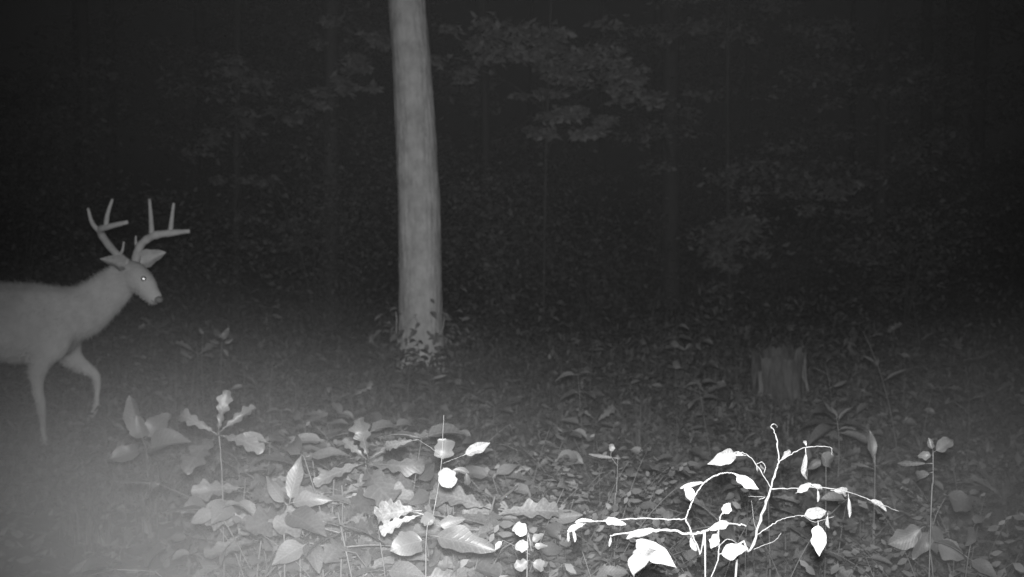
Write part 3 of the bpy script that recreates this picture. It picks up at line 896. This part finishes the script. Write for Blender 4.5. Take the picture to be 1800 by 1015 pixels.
# three round leaves, bottom centre
D = 2.0
p = Plant('round_leaf_seedling', 'small seedling with four round bright leaves at the bottom edge, centre', foot(930, 900, D), 'seedling', sm='stemb')
p.stem([foot(925, 900, D), q(926, 1010), q(934, 970), q(928, 938)], .0016, .001)
p.leaf(q(926, 940), q(900, 920), 'round', .8, 'leafb', face=(0, -1, .3), fold=.1, pet=.05)
p.leaf(q(930, 962), q(903, 958), 'round', .85, 'leafb', face=(0, -1, .3), fold=.1, pet=.05)
p.leaf(q(934, 955), q(955, 935), 'ovate', .55, 'leafp', fold=.2)
p.leaf(q(936, 962), q(964, 958), 'ovate', .55, 'leafp', fold=.2)
p.leaf(q(930, 985), q(905, 1000), 'round', .8, 'leafp', fold=.2)
p.leaf(q(934, 988), q(960, 998), 'round', .8, 'leafp', fold=.2)
p.leaf(q(884, 950, .02), q(868, 968, .02), 'ovate', .5, 'leafb', fold=.2)
p.stem([q(932, 975), q(905, 960, .02), q(884, 950, .02)], .0008, .0006, name='twig')

# tall grass stalk, twigs, weeds on the right
D = 3.0
p = Plant('weed_stalk', 'thin straight weed stalk standing alone between the centre and the white shrub', foot(1085, 900, D), 'weed')
p.stem([foot(1084, 900, D), q(1080, 925), q(1084, 860), q(1086, 800)], .0018, .0012)
p.stem([q(1086, 820), q(1074, 802), q(1076, 790)], .001, .001, name='twig')
p.leaf(q(1076, 796), q(1075, 780), 'round', .7, 'leafp')
p.leaf(q(1086, 806), q(1124, 800, .05), 'narrow', .12, 'leaf'); p.leaf(q(1086, 806), q(1030, 798, .05), 'narrow', .12, 'leaf')
D = 2.6
p = Plant('weed_stalk', 'tall thin weed stalk near the right edge with a curled leafy top', foot(1636, 900, D), 'weed')
p.stem([foot(1634, 900, D), q(1636, 915), q(1640, 850), q(1640, 792)], .0018, .0012)
p.leaf(q(1640, 800), q(1612, 802), 'ovate', .6, 'leafp', curl=1.2)
p.leaf(q(1640, 796), q(1680, 768), 'ovate', .55, 'leafp', curl=.8)
p.leaf(q(1640, 792), q(1632, 770), 'ovate', .55, 'leafp')
p.leaf(q(1641, 815), q(1560, 816, .08), 'narrow', .12, 'leaf')
p.leaf(q(1641, 830), q(1590, 842, .08), 'narrow', .3, 'leaf')
D = 3.0
p = Plant('broadleaf_seedling', 'seedling with big pale rounded leaves at the lower right corner', foot(1640, 900, D), 'seedling')
p.stem([foot(1640, 900, D), q(1640, 1040), q(1634, 960), q(1638, 915)], .0026, .0016)
p.leaf(q(1626, 925), q(1562, 962), 'ovate', .62, 'leafp', face=(0, -1, .2))
p.leaf(q(1638, 915), q(1652, 980), 'ovate', .55, 'leafp', face=(0, -1, .2))
p.leaf(q(1636, 930), q(1610, 985, -.03), 'ovate', .6, 'leafp', face=(0, -1, .2))
p.leaf(q(1640, 950), q(1700, 985), 'ovate', .6, 'leafp')
p.stem([q(1638, 930), q(1648, 900), q(1662, 875)], .0014, .001, name='twig')
p.leaf(q(1658, 868), q(1722, 896), 'ovate', .55, 'leaf', face=(0, -1, .4))
D = 3.4
p = Plant('fern_leaf_seedling', 'small plant with a rounded leaf hanging behind the right twig of the white sapling', foot(1450, 900, D), 'plant')
p.stem([foot(1452, 900, D), q(1452, 850), q(1446, 800)], .0022, .0014)
p.leaf(q(1440, 796), q(1468, 818), 'round', .8, 'leafp', face=(0, -1, .2))
p.leaf(q(1446, 806), q(1420, 826), 'ovate', .5, 'leaf')
D = 5.2
p = Plant('shrub', 'low leafy shrub with long flat leaves right of the stump foot', foot(1470, 760, D), 'shrub')
p.stem([foot(1470, 800, D), q(1475, 800), q(1472, 740)], .004, .003)
for (a, b, c, d_) in ((1472, 745, 1400, 738), (1472, 745, 1530, 745), (1470, 742, 1442, 700), (1472, 742, 1494, 712), (1472, 760, 1540, 772), (1472, 750, 1420, 762), (1472, 742, 1462, 710), (1472, 756, 1505, 748)):
    p.leaf(q(a, b), q(c, d_, R.uniform(-.2, .2)), 'ovate', .28, 'leaf', n=8, face=(R.gauss(0, .3), -.4, 1))
# tall curved leaf blade at 1530
D = 3.6
p = Plant('weed_stalk', 'weed with one upright pointed leaf between the white sapling and the right weed stalk', foot(1535, 900, D), 'weed')
p.stem([foot(1538, 900, D), q(1538, 830), q(1536, 815)], .0025, .002)
p.leaf(q(1536, 815), q(1530, 757), 'narrow', .3, 'leafp', face=(0, -1, .1))
p.leaf(q(1537, 820), q(1600, 800, .05), 'narrow', .12, 'leafp', face=(0, -1, .4)); p.leaf(q(1537, 825), q(1485, 808, .05), 'narrow', .12, 'leafp', face=(0, -1, .4))
# dim clump behind the neck gap
D = 7.6
p = Plant('shrub', 'dim twiggy shrub with a curled leaf right of the deer head and below it', foot(385, 700, D), 'shrub')
p.stem([foot(385, 760, D), q(388, 660), q(390, 600)], .004, .003); p.stem([foot(360, 760, D), q(355, 640), q(357, 585)], .003, .002); p.stem([foot(345, 760, D), q(348, 640), q(344, 600)], .003, .002)
for (a, b, c, d_) in ((390, 600, 402, 576), (390, 598, 375, 575), (392, 604, 410, 596), (388, 605, 368, 600), (390, 612, 402, 630), (357, 590, 350, 575)):
    p.leaf(q(a, b), q(c, d_), 'ovate', .5, 'leafp', n=8)

# ---- repeated undergrowth plants: prototypes copied
def proto_root(name): return empty(name, (0, 0, 0))
def pr_leaf(root, base, dirv, L, kind, W, m, n=8):
    tip = Vector(base) + Vector(dirv).normalized() * L
    link('leaf', leafset(kind, W, m, n=n), root, leaf_matrix(Vector(base), tip, Vector((R.gauss(0, .65), R.gauss(0, .65), .8)), L))
def pr_oak(h):
    r = proto_root('oak_seedling'); mb = MB()
    top = Vector((R.uniform(-.05, .05), R.uniform(-.05, .05), h))
    mb.tube(bez(Vector((0, 0, -.03)), Vector((.02, 0, h * .5)), top, 5), [.0035, .003, .003, .0025, .002, .002], 5); mb.build('stem', M['stem'], r)
    k = R.randint(5, 8)
    for i in range(k):
        a = 6.283 * i / k + R.uniform(-.3, .3)
        pr_leaf(r, top * R.uniform(.82, 1), (math.cos(a), math.sin(a), R.uniform(-.1, .8)), R.uniform(.10, .16), 'oak', .55, 'leaf', 14)
    return r
def pr_broad(h):
    r = proto_root('leafy_seedling'); mb = MB()
    top = Vector((R.uniform(-.08, .08), R.uniform(-.08, .08), h)); pth = bez(Vector((0, 0, -.03)), Vector((.04, 0, h * .5)), top, 8)
    mb.tube(pth, [.0035 - .0025 * i / 8 for i in range(9)], 5); mb.build('stem', M['stem'], r)
    for i in range(3, 9):
        for s in (0, 1):
            a = i * 2.2 + s * 3.1 + R.uniform(-.4, .4)
            pr_leaf(r, pth[i], (math.cos(a), math.sin(a), R.uniform(-.3, .5)), R.uniform(.05, .11), 'ovate', .5, 'leaf', 6)
    return r
def pr_ivy(h):
    r = proto_root('three_leaf_plant'); st = MB()
    for i in range(4):
        a = i * 1.6 + R.uniform(-.4, .4); t = Vector((math.cos(a) * h * .6, math.sin(a) * h * .6, h * R.uniform(.7, 1.1)))
        st.tube(bez(Vector((0, 0, -.03)), Vector((t.x * .3, t.y * .3, t.z)), t, 4), .0018, 4)
        for s in (-1, 0, 1):
            aa = a + s * 1.3
            pr_leaf(r, t, (math.cos(aa), math.sin(aa), R.uniform(-.3, .1)), R.uniform(.06, .1), 'ovate', .6, 'leaf', 6)
    st.build('stem', M['stem'], r); return r
def pr_fern(h):
    r = proto_root('fern')
    for i in range(7):
        a = i * .9 + R.uniform(-.2, .2); L = h * R.uniform(.9, 1.3)
        mb = MB(); d = Vector((math.cos(a), math.sin(a), 0)); s = Vector((-math.sin(a), math.cos(a), 0))
        pth = bez(Vector((0, 0, -.02)), d * L * .35 + Vector((0, 0, L * .75)), d * L * .95 + Vector((0, 0, L * .45)), 30)
        mb.tube(pth, [.0022 - .0015 * j / 30 for j in range(31)], 4)
        for j in range(4, 31):
            wl = L * .13 * math.sin(math.pi * (j / 31) ** .7) + .006
            for sg in (-1, 1):
                b = pth[j]; t = b + s * sg * wl + d * wl * .3 + Vector((0, 0, wl * R.uniform(-.6, .1)))
                e = (t - b).normalized(); c = Vector((0, 0, 1)).cross(e).normalized() * L * .013
                mb.strip([[b - c * .6, b + c * .6], [b.lerp(t, .5) - c, b.lerp(t, .5) + c], [t - c * .1, t + c * .1]])
        mb.build('frond', M['leaf'], r)
    return r
def pr_small(h):
    r = proto_root('small_leaf_shrub'); mb = MB(); v = MB()
    for i in range(5):
        a = i * 1.3 + R.uniform(-.3, .3); t = Vector((math.cos(a) * h * .45, math.sin(a) * h * .45, h * R.uniform(.75, 1.05)))
        pth = bez(Vector((0, 0, -.03)), Vector((t.x * .25, t.y * .25, t.z * .8)), t, 14)
        m1 = MB(); m1.tube(pth, [.0025 - .0018 * j / 14 for j in range(15)], 4); m1.build('stem', M['stem'], r)
        for j in range(4, 15):
            for k in range(4):
                b = pth[j]; yaw = a + (k % 2 * 2 - 1) * R.uniform(.6, 1.6); dv = Vector((math.cos(yaw), math.sin(yaw), R.gauss(-.1, .35))).normalized()
                L = R.uniform(.018, .038); off = b + dv * .02 * (k // 2)
                sd = (dv.cross(Vector((R.gauss(0, .7), R.gauss(0, .7), 1))).normalized()) * L * .24; nn = dv.cross(sd) * .35
                v.strip([[off, off], [off + dv * L * .35 - sd + nn, off + dv * L * .35 + sd + nn], [off + dv * L * .7 - sd * .8, off + dv * L * .7 + sd * .8], [off + dv * L, off + dv * L]])
    fo = v.build('foliage', M['cover'], r); fo['kind'] = 'stuff'
    return r
def pr_weed(h):
    r = proto_root('narrow_leaf_weed'); mb = MB(); top = Vector((R.uniform(-.1, .1), R.uniform(-.1, .1), h)); pth = bez(Vector((0, 0, -.03)), Vector((0, 0, h * .6)), top, 8)
    mb.tube(pth, [.003 - .0022 * i / 8 for i in range(9)], 5); mb.build('stem', M['stem'], r)
    for i in range(1, 9):
        a = i * 2.4
        pr_leaf(r, pth[i], (math.cos(a), math.sin(a), R.uniform(.2, 1)), R.uniform(.08, .16) * (1 - i * .05), 'narrow', .17, 'leaf', 6)
    return r

def copy_tree(o, parent=None):
    c = o.copy(); col.objects.link(c); c.parent = parent
    for ch in list(o.children):
        k = ch.copy(); col.objects.link(k); k.parent = c
    return c
KINDS = {
    'oak': ([pr_oak(.22), pr_oak(.32), pr_oak(.4)], 'oak seedling', 'oak seedling with lobed leaves'),
    'broad': ([pr_broad(.25), pr_broad(.36), pr_broad(.5)], 'seedling', 'slender seedling with paired oval leaves'),
    'ivy': ([pr_ivy(.15), pr_ivy(.22), pr_ivy(.3)], 'plant', 'low plant with leaves in threes'),
    'fern': ([pr_fern(.28), pr_fern(.4)], 'fern', 'arching fern with fine fronds'),
    'weed': ([pr_weed(.3), pr_weed(.5), pr_weed(.62)], 'weed', 'upright weed with narrow leaves'),
}
used = set()
def where(px, y):
    band = 'front undergrowth ' if y < 5.2 else 'mid undergrowth ' if y < 7.5 else 'back undergrowth '
    for lim, t in ((420, 'at left'), (560, 'left of centre'), (700, 'below the slim trunk'), (800, 'below the large tree'), (900, 'beside the round leaf'), (1000, 'at centre'),
                   (1120, 'left of the white twigs'), (1250, 'behind the white shrub'), (1400, 'behind the white sapling'), (1560, 'right of the white sapling')):
        if px < lim: return 'in ' + band + t
    return 'in ' + band + 'at right'
TOPH = {}
def put(kind, x, y, s=1.0, zmax=None):
    protos, cat, lab = KINDS[kind]
    pt = R.choice(protos)
    o = pt if pt.name not in used else copy_tree(pt)
    used.add(pt.name)
    o.location = (x, y, gz(x, y)); o.rotation_euler = (R.gauss(0, .08), R.gauss(0, .08), R.uniform(0, 6.283))
    if zmax is not None:
        if pt.name not in TOPH:
            TOPH[pt.name] = max((c.matrix_local @ v.co).z for c in pt.children for v in c.data.vertices)
        s = min(s, max(.3, zmax / TOPH[pt.name]))
    o.scale = (s, s, s)
    px = 900 + x / y * FPX
    wl = where(px, y)
    tag(o, lab + ' ' + wl, cat, cat + 's ' + wl + ', ' + lab.split(' with ')[0])
# a fine-leaved fern patch right of the thin bright stem
for i in range(3):
    px = R.uniform(880, 1060); y = R.uniform(3.6, 4.6); put('fern', (px - 900) / FPX * y, y, R.uniform(1.0, 1.35))
for i in range(2):
    px = R.uniform(900, 990); y = R.uniform(4.6, 5.6); put('fern', (px - 900) / FPX * y, y, R.uniform(.8, 1.1))
# dense leafy front undergrowth
KINDS['tall_oak'] = ([pr_oak(.5), pr_oak(.62)], 'oak seedling', 'tall oak seedling with lobed leaves')
KINDS['tall_broad'] = ([pr_broad(.55), pr_broad(.7), pr_broad(.6)], 'seedling', 'tall seedling with paired oval leaves')
KINDS['tall_ivy'] = ([pr_ivy(.42), pr_ivy(.52)], 'plant', 'tall plant with leaves in threes')
KINDS['small_shrub'] = ([pr_small(.45), pr_small(.58), pr_small(.66)], 'shrub', 'bushy little shrub with many tiny leaves')
KINDS['tall_fern'] = ([pr_fern(.55), pr_fern(.65)], 'fern', 'tall fern with fine fronds')
m_ = 0
while m_ < 330:
    y = R.uniform(2.7, 5.0)
    px = R.gauss(680, 150) if R.random() < .66 else R.uniform(380, 1800)
    if not 410 < px < 1830: continue
    PUTMAX = 1.39 - ((R.uniform(735, 810) if px < 860 else R.uniform(770, 850)) - 356) / FPX * y
    put(R.choices(['tall_oak', 'tall_broad', 'tall_ivy', 'tall_fern', 'small_shrub'], [.33, .27, .2, .02, .18] if px < 840 else [.06, .2, .22, .04, .48])[0], (px - 900) / FPX * y, y, R.uniform(.8, 1.1), PUTMAX if 450 < px < 1080 else PUTMAX * .85); m_ += 1
for i in range(58):
    px = R.gauss(610, 105); y = R.uniform(2.6, 3.5)
    if not 430 < px < 860: continue
    put(R.choices(['tall_oak', 'tall_broad', 'tall_ivy'], [.5, .3, .2])[0], (px - 900) / FPX * y, y, 1.15, 1.39 - (R.uniform(775, 905) - 356) / FPX * y)
for i in range(26):
    px = R.uniform(860, 1070); y = R.uniform(2.9, 4.4); put('small_shrub', (px - 900) / FPX * y, y, R.uniform(.85, 1.1), 1.39 - (R.uniform(770, 830) - 356) / FPX * y)
# the rest
n = 0
while n < 190:
    y = 3.0 + 7.5 * R.random() ** 1.1
    px = R.uniform(-60, 1860)
    x = (px - 900) / FPX * y
    if y < 4.2 and 1150 < px < 1620 and R.random() < .5: continue
    if px < 360 and y < 7.2: continue
    if (Vector((x, y)) - tb.to_2d()).length < .45: continue
    hx = abs(px - 1369) < 70 and 7.2 < y < 9.1
    k = R.choices(['oak', 'broad', 'ivy', 'fern', 'weed'], [.24, .28, .25, .05, .18])[0]
    s = R.uniform(.75, 1.25)
    if hx: k = 'ivy'; s = .6
    # keep the front ones from standing up into the dark
    if y < 3.8: s *= .85
    put(k, x, y, s, (1.39 - (R.uniform(740, 830) - 356) / FPX * y) if y < 5 else None); n += 1

# patterns never planted are removed again
for protos, _c, _l in KINDS.values():
    for pt in protos:
        if pt.name not in used:
            for ch in list(pt.children): bpy.data.objects.remove(ch)
            bpy.data.objects.remove(pt)
# fallen twigs
for i, (a, b, c, d_, e, r) in enumerate([(560, 920, 600, 880, 3.0, .003), (850, 905, 905, 860, 3.2, .003)]):
    A_ = P(a, b, e); B_ = P(c, d_, e + .1)
    f = foot(a, b, e)
    t = Plant('dead_twig', ['thin dead twig leaning through the leaves below the oak seedling', 'thin dead twig slanting right of the round glaring leaf', 'thin dead twig lying level left of the white arched twig',
                            'thin dead twig slanting right of the white sapling', 'thin dead twig slanting down beside the fern patch', 'thin dead twig slanting below the large tree', 'thin dead twig slanting down left of the white shrub'][i], f, 'twig')
    lo, hi = (A_, B_) if A_.z < B_.z else (B_, A_)
    dirv = (lo - hi).normalized(); dirv.z = min(dirv.z, -.25)
    g = lo + dirv * ((lo.z - gz(lo.x, lo.y)) / -dirv.z)
    t.stem([g, lo, lo.lerp(hi, .5) + Vector((0, 0, .006)), hi], r, r * .5)

# ------------------------------------------------------------------ air: thin haze and a low bank of mist
def volume_box(name, lo, hi, label, build):
    bm = bmesh.new(); bmesh.ops.create_cube(bm, size=1)
    me = bpy.data.meshes.new(name); bm.to_mesh(me); bm.free()
    o = link(name, me)
    for v in me.vertices:
        v.co = Vector([(lo[i] + hi[i]) / 2 + v.co[i] * (hi[i] - lo[i]) for i in range(3)])
    m = bpy.data.materials.new(name); m.use_nodes = True; nt = m.node_tree; nt.nodes.clear()
    out = nt.nodes.new('ShaderNodeOutputMaterial'); vol = nt.nodes.new('ShaderNodeVolumePrincipled')
    vol.inputs['Color'].default_value = (.9, .9, .9, 1); vol.inputs['Anisotropy'].default_value = 0
    nt.links.new(vol.outputs[0], out.inputs['Volume'])
    build(nt, vol); me.materials.append(m)
    tag(o, label, kind='stuff')
    return o
HAZE = 1.75e-4
volume_box('haze', (-62, -13, -1.3), (62, 92, 14), 'thin night haze filling the wood', lambda nt, vol: vol.inputs['Density'].__setattr__('default_value', HAZE))

def mist(name, c, r, dens, label):
    bm = bmesh.new(); bmesh.ops.create_icosphere(bm, subdivisions=3, radius=1)
    me = bpy.data.meshes.new(name); bm.to_mesh(me); bm.free()
    o = link(name, me); o.location = c; o.scale = r
    m = bpy.data.materials.new(name); m.use_nodes = True; nt = m.node_tree; nt.nodes.clear()
    out = nt.nodes.new('ShaderNodeOutputMaterial'); vol = nt.nodes.new('ShaderNodeVolumePrincipled')
    vol.inputs['Color'].default_value = (.9, .9, .9, 1)
    tc = nt.nodes.new('ShaderNodeTexCoord'); g = nt.nodes.new('ShaderNodeTexGradient'); g.gradient_type = 'QUADRATIC_SPHERE'
    nt.links.new(tc.outputs['Object'], g.inputs[0])
    mu = nt.nodes.new('ShaderNodeMath'); mu.operation = 'MULTIPLY'; mu.inputs[1].default_value = dens
    nt.links.new(g.outputs['Fac'], mu.inputs[0]); nt.links.new(mu.outputs[0], vol.inputs['Density'])
    nt.links.new(vol.outputs[0], out.inputs['Volume'])
    me.materials.append(m)
    tag(o, label, 'mist', kind='stuff')
mist('mist_bank', (-.82, 1.9, .56), (1.6, 1.25, .80), .42, 'bright bank of low mist at the lower left, in front of the deer legs')
mist('mist_bank', (-2.3, 4.7, .15), (1.7, 1.6, .75), .34, 'farther bank of low mist veiling the legs of the deer')
mist('mist_patch', (1.4, 2.3, .6), (1.2, 1.2, .78), .30, 'thin patch of low mist in the lower right corner')
mist('mist_veil', (0, 4.0, .2), (4.5, 2.6, .9), .055, 'thin veil of ground mist over the whole undergrowth')
